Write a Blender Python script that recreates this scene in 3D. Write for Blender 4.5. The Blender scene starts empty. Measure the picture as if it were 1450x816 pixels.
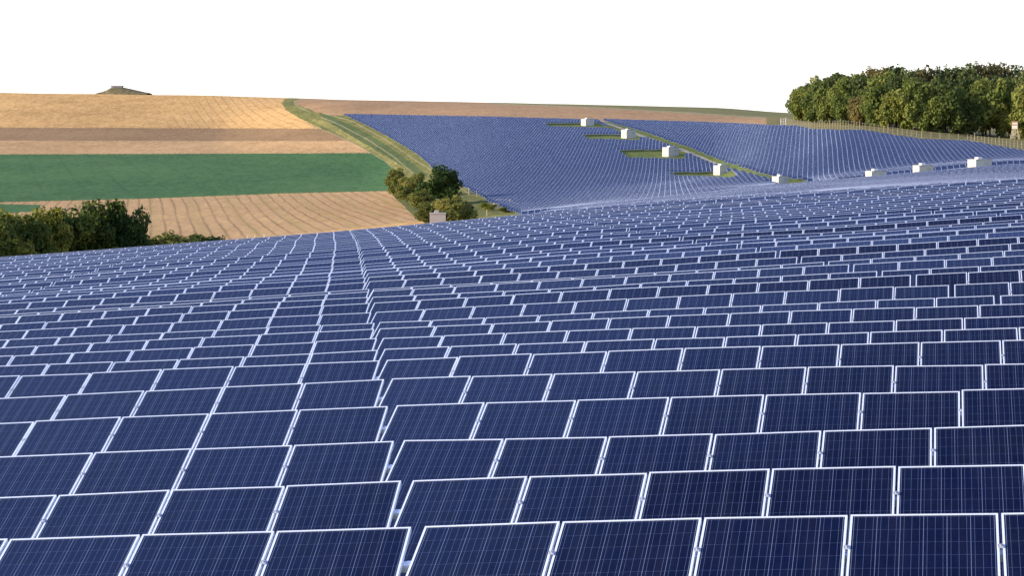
import bpy, math, random
import numpy as np
from mathutils import Matrix, Vector
rnd = random.Random(7)
rng = np.random.default_rng(11)
sc = bpy.context.scene
C = bpy.context.collection

# ------------------------------------------------------------------ camera, sky, sun, exposure
F = 3000.0                                   # focal length in pixels of a 1450 px wide picture
PIT = math.atan(208 / F)
cam = bpy.data.objects.new('camera', bpy.data.cameras.new('camera'))
C.objects.link(cam)
cam.location = (0, 0, 0)
cam.rotation_euler = (math.pi / 2 - PIT, 0, 0)
cam.data.sensor_width = 36.0
cam.data.lens = F / 1450 * 36.0
cam.data.clip_start = 0.5
cam.data.clip_end = 12000
sc.camera = cam

SUN_EL, SUN_AZ = math.radians(19), math.radians(-104)      # azimuth clockwise from +Y (the view direction)
HAZE_BAND_SKY = 0.78
world = bpy.data.worlds.new('World')
sc.world = world
world.use_nodes = True
wn = world.node_tree
wn.nodes.clear()
sky = wn.nodes.new('ShaderNodeTexSky')
sky.sky_type = 'NISHITA'
sky.sun_disc = False
sky.sun_elevation = SUN_EL
sky.sun_rotation = SUN_AZ
sky.air_density = 1.0
sky.dust_density = 1.5
sky.ozone_density = 1.0
bg = wn.nodes.new('ShaderNodeBackground')
bg.inputs['Strength'].default_value = 0.05
wo = wn.nodes.new('ShaderNodeOutputWorld')
wn.links.new(sky.outputs[0], bg.inputs[0])
# bright white haze low down, and a blue band shaped for reflections in far panels
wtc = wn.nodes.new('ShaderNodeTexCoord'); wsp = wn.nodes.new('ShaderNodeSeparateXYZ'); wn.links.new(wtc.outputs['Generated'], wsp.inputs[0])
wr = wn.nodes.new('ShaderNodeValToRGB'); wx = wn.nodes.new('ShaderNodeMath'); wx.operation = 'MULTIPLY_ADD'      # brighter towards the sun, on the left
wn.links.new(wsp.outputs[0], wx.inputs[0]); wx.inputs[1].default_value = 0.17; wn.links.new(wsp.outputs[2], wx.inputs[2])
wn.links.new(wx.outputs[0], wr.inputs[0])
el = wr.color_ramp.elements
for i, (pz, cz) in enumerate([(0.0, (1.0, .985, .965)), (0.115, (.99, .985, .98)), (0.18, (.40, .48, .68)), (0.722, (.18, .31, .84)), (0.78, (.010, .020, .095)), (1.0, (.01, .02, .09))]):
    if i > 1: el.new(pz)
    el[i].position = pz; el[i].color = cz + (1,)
hz = wn.nodes.new('ShaderNodeBackground'); wn.links.new(wr.outputs[0], hz.inputs[0]); hz.inputs[1].default_value = HAZE_BAND_SKY
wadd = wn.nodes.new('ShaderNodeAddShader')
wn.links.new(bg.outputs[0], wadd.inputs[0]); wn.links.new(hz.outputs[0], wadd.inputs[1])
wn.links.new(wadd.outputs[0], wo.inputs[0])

sun = bpy.data.objects.new('sun', bpy.data.lights.new('sun', 'SUN'))
C.objects.link(sun)
sun.data.energy = 4.8
sun.data.angle = math.radians(0.6)
sun.data.color = (1.0, 0.865, 0.64)
sdir = Vector((math.sin(SUN_AZ) * math.cos(SUN_EL), math.cos(SUN_AZ) * math.cos(SUN_EL), math.sin(SUN_EL)))
sun.rotation_euler = sdir.to_track_quat('Z', 'Y').to_euler()
sun.location = sdir * 50
sc.view_settings.view_transform = 'Standard'
sc.view_settings.look = 'None'
sc.view_settings.gamma = 1.0
sc.view_settings.exposure = 0.58
sc.view_settings.use_curve_mapping = False

# ------------------------------------------------------------------ helpers
def setp(o, label=None, cat=None, group=None, kind=None):
    if label: o['label'] = label
    if cat: o['category'] = cat
    if group: o['group'] = group
    if kind: o['kind'] = kind
    return o

def link(name, mesh, parent=None, mats=()):
    for m in mats: mesh.materials.append(m)
    o = bpy.data.objects.new(name, mesh)
    C.objects.link(o)
    if parent: o.parent = parent
    return o

def empty(name, loc=(0, 0, 0), rotz=0.0):
    o = bpy.data.objects.new(name, None)
    C.objects.link(o)
    o.location = loc
    o.rotation_euler = (0, 0, rotz)
    o.empty_display_size = 0.2
    return o

class MB:                                     # collects boxes, tubes and quads into ONE mesh
    def __init__(s): s.v = []; s.f = []
    def quad(s, a, b, c, d):
        n = len(s.v); s.v += [tuple(a), tuple(b), tuple(c), tuple(d)]; s.f.append((n, n+1, n+2, n+3))
    def box(s, x0, x1, y0, y1, z0, z1, bev=0.0):
        n = len(s.v)
        if bev <= 0:
            s.v += [(x0,y0,z0),(x1,y0,z0),(x1,y1,z0),(x0,y1,z0),(x0,y0,z1),(x1,y0,z1),(x1,y1,z1),(x0,y1,z1)]
            s.f += [(n,n+3,n+2,n+1),(n+4,n+5,n+6,n+7),(n,n+1,n+5,n+4),(n+1,n+2,n+6,n+5),(n+2,n+3,n+7,n+6),(n+3,n,n+4,n+7)]
        else:
            b = bev
            ring = lambda e, z: [(x0+e,y0,z),(x1-e,y0,z),(x1,y0+e,z),(x1,y1-e,z),(x1-e,y1,z),(x0+e,y1,z),(x0,y1-e,z),(x0,y0+e,z)]
            ins = lambda z: [(x0+2*b,y0+b,z),(x1-2*b,y0+b,z),(x1-b,y0+2*b,z),(x1-b,y1-2*b,z),(x1-2*b,y1-b,z),(x0+2*b,y1-b,z),(x0+b,y1-2*b,z),(x0+b,y0+2*b,z)]
            s.v += ring(b, z0) + ring(b, z1-b) + ins(z1)
            s.f.append(tuple(n+i for i in range(7,-1,-1)))
            for L in (0, 8):
                for i in range(8):
                    j = (i+1) % 8
                    s.f.append((n+L+i, n+L+j, n+L+8+j, n+L+8+i))
            s.f.append(tuple(n+16+i for i in range(8)))
    def tube(s, p, q, r0, r1=None, sides=6):
        r1 = r0 if r1 is None else r1
        p = Vector(p); q = Vector(q); d = (q-p).normalized()
        a = d.orthogonal().normalized(); b = d.cross(a)
        n = len(s.v)
        for (c, r) in ((p, r0), (q, r1)):
            for i in range(sides):
                t = 2*math.pi*i/sides
                s.v.append(tuple(c + a*(r*math.cos(t)) + b*(r*math.sin(t))))
        for i in range(sides):
            j = (i+1) % sides
            s.f.append((n+i, n+j, n+sides+j, n+sides+i))
        s.f.append(tuple(n+i for i in range(sides-1,-1,-1)))
        s.f.append(tuple(n+sides+i for i in range(sides)))
    def mesh(s, name, mat):
        m = bpy.data.meshes.new(name)
        m.from_pydata(s.v, [], s.f)
        m.materials.append(mat)
        m.update()
        return m
    def build(s, name, mat, parent=None):
        return link(name, s.mesh(name, mat), parent)

def np_mesh(name, V, Q, mats, mat_idx=None, uv=None, smooth=False):
    m = bpy.data.meshes.new(name)
    nq = len(Q)
    m.vertices.add(len(V)); m.vertices.foreach_set('co', np.asarray(V, np.float32).ravel())
    m.loops.add(nq*4); m.loops.foreach_set('vertex_index', np.asarray(Q, np.int32).ravel())
    m.polygons.add(nq)
    m.polygons.foreach_set('loop_start', np.arange(0, nq*4, 4, dtype=np.int32))
    m.polygons.foreach_set('loop_total', np.full(nq, 4, np.int32))
    if mat_idx is not None: m.polygons.foreach_set('material_index', np.asarray(mat_idx, np.int32))
    m.polygons.foreach_set('use_smooth', np.full(nq, smooth, bool))
    if uv is not None:
        l = m.uv_layers.new(name='UVMap')
        l.data.foreach_set('uv', np.asarray(uv, np.float32).ravel())
    for k in mats: m.materials.append(k)
    m.update(calc_edges=True)
    return m

# ------------------------------------------------------------------ node materials
class NT:
    def __init__(s, name):
        s.m = bpy.data.materials.new(name); s.m.use_nodes = True
        s.t = s.m.node_tree; s.t.nodes.clear()
        s.out = s.n('ShaderNodeOutputMaterial')
        s.p = s.n('ShaderNodeBsdfPrincipled')
        s.l(s.p.outputs[0], s.out.inputs[0])
    def n(s, kind, **kw):
        x = s.t.nodes.new(kind)
        for k, v in kw.items(): setattr(x, k, v)
        return x
    def l(s, a, b): s.t.links.new(a, b)
    def put(s, sock, v):
        if isinstance(v, (int, float)): sock.default_value = v
        elif isinstance(v, (tuple, list)): sock.default_value = tuple(v) + ((1.0,) if len(v) == 3 and sock.type == 'RGBA' else ())
        else: s.l(v, sock)
    def math(s, op, a, b=0.0, clamp=False):
        x = s.n('ShaderNodeMath', operation=op); x.use_clamp = clamp
        s.put(x.inputs[0], a); s.put(x.inputs[1], b)
        return x.outputs[0]
    def mix(s, fac, a, b):
        x = s.n('ShaderNodeMix', data_type='RGBA')
        s.put(x.inputs[0], fac); s.put(x.inputs[6], a); s.put(x.inputs[7], b)
        return x.outputs[2]
    def noise(s, vec, scale, detail=4, rough=0.55, dist=0.0):
        x = s.n('ShaderNodeTexNoise'); s.l(vec, x.inputs['Vector'])
        x.inputs['Scale'].default_value = scale; x.inputs['Detail'].default_value = detail
        x.inputs['Roughness'].default_value = rough; x.inputs['Distortion'].default_value = dist
        return x.outputs[0]
    def ramp(s, fac, stops):
        x = s.n('ShaderNodeValToRGB'); s.l(fac, x.inputs[0])
        e = x.color_ramp.elements
        while len(e) < len(stops): e.new(0.5)
        for i, (p, c) in enumerate(stops): e[i].position = p; e[i].color = tuple(c) + (1,) if len(c) == 3 else c
        return x.outputs[0]
    def mapping(s, vec, rot=(0,0,0), scale=(1,1,1)):
        x = s.n('ShaderNodeMapping'); s.l(vec, x.inputs[0])
        x.inputs['Rotation'].default_value = rot; x.inputs['Scale'].default_value = scale
        return x.outputs[0]
    def set(s, color=None, rough=None, metal=None, spec=None):
        if color is not None: s.put(s.p.inputs['Base Color'], color)
        if rough is not None: s.put(s.p.inputs['Roughness'], rough)
        if metal is not None: s.put(s.p.inputs['Metallic'], metal)
        if spec is not None: s.put(s.p.inputs['Specular IOR Level'], spec)
        return s.m

def mat_plain(name, col, rough=0.6, metal=0.0, var=0.12, scale=3.0):
    t = NT(name); tc = t.n('ShaderNodeTexCoord')
    nz = t.noise(tc.outputs['Object'], scale, 5)
    a = tuple(c*(1-var) for c in col); b = tuple(min(1, c*(1+var)) for c in col)
    return t.set(t.mix(nz, a, b), rough, metal)

ALU = mat_plain('anodised_aluminium', (0.70, 0.78, 0.98), 0.42, 0.15, 0.05, 8)
STEEL = mat_plain('galvanised_steel', (0.42, 0.43, 0.45), 0.5, 0.5, 0.2, 12)
CLAMP = mat_plain('clamp_metal', (0.55, 0.58, 0.64), 0.35, 0.6, 0.1, 20)

CELL_A, CELL_B = (0.0010, 0.0022, 0.016), (0.0026, 0.0058, 0.037)
def cell_nodes(t, ux, uy, var_vec):
    """ux 0..6 and uy 0..10 count cells; returns the colour of cells, busbars and gaps."""
    fx = t.math('FRACT', ux); fy = t.math('FRACT', uy)
    def near(f, c, w):                                            # 1 inside |f-c| < w
        return t.math('LESS_THAN', t.math('ABSOLUTE', t.math('SUBTRACT', f, c)), w)
    gapx = t.math('GREATER_THAN', t.math('ABSOLUTE', t.math('SUBTRACT', fx, 0.5)), 0.5-0.011)
    gapy = t.math('GREATER_THAN', t.math('ABSOLUTE', t.math('SUBTRACT', fy, 0.5)), 0.5-0.009)
    bus = t.math('MAXIMUM', near(fx, 1/6, .008), t.math('MAXIMUM', near(fx, .5, .008), near(fx, 5/6, .008)))
    vor = t.n('ShaderNodeTexVoronoi'); t.l(var_vec, vor.inputs['Vector']); vor.inputs['Scale'].default_value = 42.0
    grain = t.n('ShaderNodeSeparateColor'); t.l(vor.outputs['Color'], grain.inputs[0])
    comb = t.n('ShaderNodeCombineXYZ')
    t.l(t.math('FLOOR', ux), comb.inputs[0]); t.l(t.math('FLOOR', uy), comb.inputs[1])
    oi = t.n('ShaderNodeObjectInfo'); t.l(t.math('MULTIPLY', oi.outputs['Random'], 50.0), comb.inputs[2])
    wn_ = t.n('ShaderNodeTexWhiteNoise'); t.l(comb.outputs[0], wn_.inputs['Vector'])
    f = t.math('ADD', t.math('MULTIPLY', grain.outputs[0], .55), t.math('MULTIPLY', wn_.outputs['Value'], .45))
    ge = t.n('ShaderNodeNewGeometry')
    pv = t.math('FRACT', t.math('ADD', t.math('MULTIPLY', ge.outputs['Random Per Island'], 7.13), oi.outputs['Random']))
    f = t.math('ADD', t.math('MULTIPLY', f, .62), t.math('MULTIPLY', pv, .38))
    col = t.mix(f, CELL_A, CELL_B)
    col = t.mix(t.math('MULTIPLY', gapy, 0.40), col, (0.11, 0.16, 0.34))
    col = t.mix(t.math('MULTIPLY', bus, 0.55), col, (0.12, 0.17, 0.36))
    col = t.mix(t.math('MULTIPLY', gapx, 0.65), col, (0.20, 0.27, 0.48))
    return col

def sky_sheen(t, w=0.028):                                  # added blue sheen imitates sky glare at a glancing view, stronger on far panels
    t.p.inputs['Sheen Weight'].default_value = w
    t.p.inputs['Sheen Roughness'].default_value = 0.35
    t.p.inputs['Sheen Tint'].default_value = (0.20, 0.36, 1.0, 1)
def mat_cells():
    t = NT('solar_cells_under_glass'); tc = t.n('ShaderNodeTexCoord')
    sp = t.n('ShaderNodeSeparateXYZ'); t.l(tc.outputs['Object'], sp.inputs[0])
    ux = t.math('MULTIPLY', t.math('ADD', sp.outputs[0], 0.468), 1/0.156)
    uy = t.math('MULTIPLY', t.math('SUBTRACT', sp.outputs[1], 0.030), 1/0.159)
    col = cell_nodes(t, ux, uy, tc.outputs['Object'])
    oi = t.n('ShaderNodeObjectInfo'); mv = t.n('ShaderNodeVectorMath', operation='ADD')      # rain-run dust, different on every panel
    t.l(tc.outputs['Object'], mv.inputs[0]); t.l(t.math('MULTIPLY', oi.outputs['Random'], 90.0), mv.inputs[1])
    sm = t.noise(t.mapping(mv.outputs[0], scale=(5, 1.1, 1)), 1.3, 6, .7)
    film = t.math('MULTIPLY', t.math('SUBTRACT', sm, .42, clamp=True), .09)
    col = t.mix(film, col, (0.20, 0.19, 0.18))
    t.set(col, t.math('ADD', .10, t.math('MULTIPLY', sm, .08)), 0.0, 0.32); sky_sheen(t, 0.010)
    return t.m
CELLS = mat_cells()

def mat_cells_uv():
    t = NT('framed_solar_cells'); uv = t.n('ShaderNodeUVMap')
    sp = t.n('ShaderNodeSeparateXYZ'); t.l(uv.outputs[0], sp.inputs[0])
    x = t.math('MULTIPLY', sp.outputs[0], 0.99); y = t.math('MULTIPLY', sp.outputs[1], 1.65)
    ux = t.math('MULTIPLY', t.math('SUBTRACT', x, 0.027), 1/0.156)
    uy = t.math('MULTIPLY', t.math('SUBTRACT', y, 0.030), 1/0.159)
    tc = t.n('ShaderNodeTexCoord')
    col = cell_nodes(t, ux, uy, tc.outputs['Object'])
    fr = t.math('MAXIMUM', t.math('GREATER_THAN', t.math('ABSOLUTE', t.math('SUBTRACT', x, .495)), .495-.016),
                           t.math('GREATER_THAN', t.math('ABSOLUTE', t.math('SUBTRACT', y, .825)), .825-.017))
    col = t.mix(fr, col, (0.70, 0.78, 0.98))
    t.set(col, t.math('ADD', t.math('MULTIPLY', fr, .28), .14), t.math('MULTIPLY', fr, .15), 0.5); sky_sheen(t)
    return t.m
CELLS_UV = mat_cells_uv()

def mat_field(name, dark, light, fine=0.9, lines=None, mid=None, east=None):
    """Soil or crop: broad patches, fine clods and (lines) the tramlines left by the tractor.
    lines = (turn, spacing, width, wobble, colour, strength)"""
    t = NT(name); tc = t.n('ShaderNodeTexCoord'); P = tc.outputs['Object']
    big = t.noise(P, 0.012, 5, .6); med = t.noise(t.mapping(P, scale=(.55, .16, 1)), 0.42, 8, .78); sm = t.noise(t.mapping(P, scale=(1, .30, 1)), fine, 4, .7)
    f = t.math('ADD', t.math('MULTIPLY', big, .24), t.math('ADD', t.math('MULTIPLY', med, .34), t.math('MULTIPLY', sm, .42)))
    stops = [(0.43, dark), (0.57, light)] if mid is None else [(0.40, dark), (0.5, mid), (0.60, light)]
    col = t.ramp(f, stops)
    if lines:
        for (turn, spacing, width, wob, lc, st) in lines:
            q = t.mapping(P, rot=(0, 0, turn))
            sp = t.n('ShaderNodeSeparateXYZ'); t.l(q, sp.inputs[0])
            w1 = t.noise(P, 0.014, 2); w2 = t.noise(P, 0.09, 3)
            x = t.math('ADD', sp.outputs[0], t.math('ADD', t.math('MULTIPLY', w1, wob*3), t.math('MULTIPLY', w2, wob)))
            fr = t.math('FRACT', t.math('MULTIPLY', x, 1/spacing))
            d = t.math('ABSOLUTE', t.math('SUBTRACT', fr, .5))
            ln = t.math('SUBTRACT', 1.0, t.math('MULTIPLY', d, spacing/width), clamp=True)
            brk = t.math('MULTIPLY', t.noise(P, 0.03, 3), 1.5, clamp=True)
            if east is not None:                  # only the eastern end of the field keeps its marks
                se = t.n('ShaderNodeSeparateXYZ'); t.l(P, se.inputs[0])
                brk = t.math('MULTIPLY', brk, t.math('MULTIPLY', t.math('SUBTRACT', se.outputs[0], east), 1/14, clamp=True))
            col = t.mix(t.math('MULTIPLY', t.math('MULTIPLY', ln, st), brk), col, lc)
    t.set(col, 0.95, 0, 0.15)
    b = t.n('ShaderNodeBump'); b.inputs['Strength'].default_value = 0.5; b.inputs['Distance'].default_value = 0.25
    t.l(t.noise(P, fine, 6, .75), b.inputs['Height']); t.l(b.outputs[0], t.p.inputs['Normal'])
    return t.m

def mat_leaf(name, c0, c1, c2, trans=0.36):
    t = NT(name); tc = t.n('ShaderNodeTexCoord'); oi = t.n('ShaderNodeObjectInfo')
    n1 = t.noise(tc.outputs['Object'], 0.55, 4, .6); n2 = t.noise(tc.outputs['Object'], 3.0, 3, .6)
    f = t.math('ADD', t.math('ADD', t.math('MULTIPLY', n1, .55), t.math('MULTIPLY', n2, .45)),
               t.math('MULTIPLY', t.math('SUBTRACT', oi.outputs['Random'], .5), .22))
    col = t.ramp(f, [(0.34, c0), (0.52, c1), (0.68, c2)])
    t.set(col, 0.75, 0, 0.2)
    tr = t.n('ShaderNodeBsdfTranslucent'); t.l(col, tr.inputs[0])
    ms = t.n('ShaderNodeMixShader'); ms.inputs[0].default_value = trans
    t.l(t.p.outputs[0], ms.inputs[1]); t.l(tr.outputs[0], ms.inputs[2]); t.l(ms.outputs[0], t.out.inputs[0])
    return t.m

# ------------------------------------------------------------------ picture <-> place
CT, ST = math.cos(PIT), math.sin(PIT)
def ray(x, y):                                # slope of the sight line through a picture point: X/Y and Z/Y
    a = (np.asarray(x, float)-725)/F; b = -(np.asarray(y, float)-408)/F
    yy = CT + b*ST
    return a/yy, (b*CT-ST)/yy
def project(X, Y, Z):
    d = Y*CT - Z*ST
    return 725 + F*X/d, 408 - F*(Z*CT + Y*ST)/d

def pchip(x, y, q):                           # smooth monotone interpolation
    x = np.asarray(x, float); y = np.asarray(y, float); q = np.asarray(q, float)
    h = np.diff(x); d = np.diff(y)/h
    m = np.zeros_like(y)
    w1 = 2*h[1:]+h[:-1]; w2 = h[1:]+2*h[:-1]
    ok = d[:-1]*d[1:] > 0
    with np.errstate(divide='ignore', invalid='ignore'):
        mm = (w1+w2)/(w1/d[:-1]+w2/d[1:])
    m[1:-1] = np.where(ok, mm, 0)
    m[0], m[-1] = d[0], d[-1]
    i = np.clip(np.searchsorted(x, q)-1, 0, len(h)-1)
    t = (q-x[i])/h[i]
    ext = (q < x[0]) | (q > x[-1])
    r = (y[i]*(1+2*t)*(1-t)**2 + m[i]*h[i]*t*(1-t)**2 + y[i+1]*t*t*(3-2*t) + m[i+1]*h[i]*t*t*(t-1))
    lin = np.where(q < x[0], y[0]+m[0]*(q-x[0]), y[-1]+m[-1]*(q-x[-1]))
    return np.where(ext, lin, r)

# ------------------------------------------------------------------ the far land: ground height as seen along ten bearings
GY = np.array([180,250,330,400,460,520,580,640,700,760,850,950,1050,1150], float)
GX = np.array([-900, 0, 300, 500, 725, 1000, 1100, 1200, 1450, 2300], float)
GP = np.array([
 [424,396,365,332,306,285,266.5,250,235.5,222,204,183,155,124],
 [418,392,362,330,305,284,266,250,235.5,223,206,186.5,160,131],
 [410,385,357,328,303,282,264.5,249,234.5,222,205.5,187.5,163,135.5],
 [400,372,345,317,297,279,262,246,228,208,178,155,143.5,141],
 [345,328,312,303,284,258,233,209,190.5,172.5,158.5,150.5,147,146],
 [305,300,282,271,260,249,220,196,181,171,160,154.5,153,152],
 [297,288,271,266,238,204,183,174,170,167,164,161,159.5,159],
 [290,278,263,254,207,182,176,173,170.5,169,167,166,165.5,165],
 [278,262,243,232,209,199,194,190.5,188,186,183.5,181.5,180,179],
 [270,255,240,225,215,208,203,199,196,193,190,188,186,184]])
GH = np.zeros_like(GP)
for i in range(len(GX)):
    GH[i] = GY*ray(GX[i], GP[i])[1]
GU = (GX-725)/F
_fine = np.concatenate([np.arange(100, 1151, 10.0)])
_HT = np.array([pchip(GY, GH[i], _fine) for i in range(len(GX))])          # along each bearing
_uf = np.linspace(-0.62, 0.62, 249)
_HT = np.array([pchip(GU, _HT[:, j], _uf) for j in range(len(_fine))]).T    # across bearings
def _bump(X, Y):
    return .06*np.sin(X*.11+1.3)*np.sin(Y*.083) + .12*np.sin(X*.041+Y*.029)
def H_far(X, Y):
    u = np.clip(X/np.maximum(Y, 1), -.615, .615); Yc = np.clip(Y, 100, 1149.9)
    a = (u+.62)/1.24*248; b = (Yc-100)/10
    i = np.clip(a.astype(int), 0, 247); j = np.clip(b.astype(int), 0, len(_fine)-2)
    s = a-i; t = b-j
    h = (_HT[i,j]*(1-s)*(1-t)+_HT[i+1,j]*s*(1-t)+_HT[i,j+1]*(1-s)*t+_HT[i+1,j+1]*s*t)
    # beyond the last bearing the land levels off to a plateau
    over = np.maximum(Y-1150, 0)
    return h + np.clip(over*.004, 0, 1.2) + _bump(X, Y)*np.clip((Y-150)/200, 0, 1)

# ------------------------------------------------------------------ the near rows, measured: (panel count, x, y) of the top edge
ROWS = {
 0:([(0,582.7,746.8),(1,396.3,752.6),(2,208.2,757.1),(3,22,763.7)],[(0,601.6,745.8),(1,795.6,738.9),(2,996.7,733.1),(3,1202.3,729.8),(4,1415.9,727.6)]),
 1:([(0,568.2,681.3),(1,407,688.6),(2,247,693.7),(3,88,701.6)],[(0,584.6,681.3),(1,749.2,674.8),(3,1092,664.7),(4,1269.6,661),(5,1450,658)]),
 2:([(0,555.2,625.2),(1,415,630.8),(2,274.6,636.3),(3,136,641.8)],[(0,572.1,623.9),(1,716.1,622.2),(2,863,619.5),(3,1013,615.3),(4,1168,610),(5,1324,605.9)]),
 3:([(0,549,575.5),(1,425.7,580.4),(2,301,585.9),(3,178.4,590.8),(4,55.9,596.6)],[(0,561.9,574.2),(1,687.7,570),(2,818,566.7),(3,950.6,562.7),(4,1084,558.8),(5,1222,556.1),(6,1362,553.3)]),
 4:([(0,543,537.5),(1,432.5,543.1),(2,321,548.5),(3,208.8,553.9),(4,99,559.2)],[(0,555.3,536.1),(1,668.6,532.5),(2,785,529.5),(3,903.5,526.5),(4,1022.8,523.1),(5,1145,520),(6,1270,518.2),(7,1396.5,516.7)]),
 5:([(0,537,511.5),(1,437.5,514.9),(2,335.4,519),(3,235.3,523.1),(4,134.8,528.4),(5,35.3,531.8)],[(0,547.9,509.7),(1,650.5,505.8),(2,755.9,501.6),(3,862.3,497.5),(4,971,493.4),(5,1079.4,490.8),(6,1190.8,487.9),(7,1304,484.7),(8,1421,482)]),
 6:([(0,534.6,495.5),(1,442.4,500.6),(2,349.1,505),(3,256.9,508.8),(4,165.7,512.7),(5,74,516)],[(0,544.5,494.3),(1,637.5,490.7),(2,734,486.9),(3,830,483.3),(4,929.8,479.5),(5,1029,477.3),(6,1129.5,473.7),(7,1233,470.4),(8,1337.6,467),(9,1443.5,463.7)]),
 7:([(0,533,479.4),(1,448.2,483.9),(2,363.4,488),(3,277.5,491.8),(4,192,495.7),(5,107.8,499.4),(6,24.5,503.7)],[(0,542.4,479),(1,629,475.9),(2,717.6,472.2),(3,805.9,468.2),(4,897.2,465),(5,988.4,462.5),(6,1081,460),(7,1175.5,456.9),(8,1271,454.2),(9,1367.6,450.6)]),
 8:([(0,530.8,466),(2,371.5,474),(3,292.2,477.8),(4,213.7,481.8),(5,135.3,485.7),(6,57.8,490)],[(0,537.9,465.5),(1,618,461.9),(2,700,458.4),(3,781.4,454.9),(4,866.3,451),(5,950.2,447),(6,1035,444),(7,1121.5,440.6),(8,1210,437.9),(9,1297.5,435.7),(10,1388.6,432.4)]),
 9:([(0,529.3,457.2),(2,380,463.7),(3,307.8,467.6),(4,233.3,471),(5,160.8,474.1),(6,88.7,477.7),(7,16.7,480.7)],[(0,537.8,456.1),(1,611.8,454.1),(2,688,450.2),(3,764.7,446.7),(4,842.5,442.7),(5,920.2,438.6),(6,999.6,435.7),(7,1078.5,432.3),(8,1159.8,429),(9,1242.2,424.9),(10,1325,422.5),(11,1408.8,419)]),
 10:([(0,525.5,442.8),(2,388,448.6),(3,317.6,453.3),(4,248,456.9),(5,179.4,460.2),(6,112.2,463.6),(7,44.6,467)],[(0,532.5,442.4),(2,673.5,433.9),(3,745,430.6),(4,817.6,427.1),(5,890.4,423.3),(6,963.9,419.4),(7,1038.2,415.6),(8,1114.6,412.2),(9,1191,409.8),(10,1267.6,406.5),(11,1345.2,403.7)]),
 11:([(0,522.9,429.5),(3,327.5,440.2),(4,261.8,444.1),(5,198,448),(6,134.3,452),(7,70,456),(8,7.4,459.6)],[(0,530,428.7),(2,661,421.6),(3,729.4,417.3),(4,796.7,413.3),(5,865.6,409.3),(6,934.5,406.3),(7,1004,403.3),(8,1073.7,400.4),(9,1145.5,397),(10,1217,393.3),(11,1288.6,389.8)]),
 12:([(0,520.6,421.6),(3,336.3,430.4),(4,274.5,433.7),(5,213.3,436.3),(6,152,440.2),(7,92.6,443.4),(8,32.8,446.9)],[(0,527.7,420.8),(2,652,415.3),(3,715.7,412.4),(4,779.4,409.4),(5,843.7,405.5),(6,908,401.4),(7,973.7,397.5),(8,1040,394.5),(9,1106.7,391),(11,1242.5,383.9)]),
 13:([(0,520,413),(3,345,424.5),(4,287.3,428.4),(5,229.4,432.4),(6,172.5,436.3),(7,114.7,439.8),(8,58.3,442.5),(9,1.5,446.9)],[(0,528,412.3),(2,644.7,405.9),(3,704.9,402),(4,765,398.6),(5,826,394.7),(6,886.5,391.6),(7,948,388.6),(8,1011,384.7),(9,1074.3,381.2),(10,1136.9,377.8),(11,1202,374.7)]),
 14:([(0,521.9,409.6),(3,355.9,420.6),(4,301,424.5),(5,246,427),(6,191,429.4),(7,136.5,432.2),(8,83.3,435.5)],[(0,528.7,409.3),(2,640,403),(3,697,400),(4,754,397),(5,811.8,393.7),(6,869.2,389.7),(7,927.6,386),(8,986.5,382.7),(9,1046.3,378.8),(10,1106,374.9),(11,1167,370.8)]),
 15:([(0,517,400.5),(3,358.8,409.8),(4,306.9,413.1),(5,253.9,416.3),(6,202,419.2),(7,150,422.5),(8,99,424.7),(9,48,427.6)],[(0,523.1,398.4),(2,629.4,393.3),(3,683,389.8),(4,737.8,386.9),(5,792.7,383.9),(6,847.5,381),(7,902.7,378.2),(8,959,374.5),(9,1015.9,370.6),(10,1072.4,366.7),(11,1129.5,364)]),
 16:([(4,315.7,404.3),(5,265.7,408.2),(6,215.7,411.4),(7,165.7,414.1),(8,117,418),(9,68.6,421.3),(10,18.6,424.7)],[(0,522.4,392.4),(2,622,386.1),(3,674.5,382.9),(4,726.5,380),(7,883.5,370),(8,937,366.5),(9,991,362.7),(10,1045.3,359.2),(11,1100,355.3)]),
 17:([(5,274.5,403.3),(6,227.5,406.9),(7,180.4,409.8),(8,132.8,413),(9,85.8,414.9),(10,38.7,418)],[(0,521.2,387),(2,616.7,380),(3,665.7,376.7),(4,715.7,373.1),(5,765.7,370.2),(6,815.7,366.3),(7,865.8,362.6),(8,917.5,359.8),(9,968.8,356.7),(10,1020,353.9),(11,1072.4,350.8)]),
 18:([(6,237,402.4),(7,192,405.5),(8,147,408.4),(9,101.5,411.5),(10,56.9,413.9),(11,9.3,417.4)],[(0,518.7,382.5),(3,657.8,373.1),(4,705.9,368.6),(5,753.9,364.7),(6,802,361),(7,850,357.5),(8,897.3,355.3),(9,947.3,352.4),(10,996.3,348.8),(11,1045.3,344.9)]),
}
PITCH, PW, PH, PT, GAPW = 1.01, 0.99, 1.65, 0.037, 0.10
TILT = math.radians(22)
PSI_R, PSI_L = math.radians(12.4), math.radians(7.5)
Y0, DY = 15.10, 2.668

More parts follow.
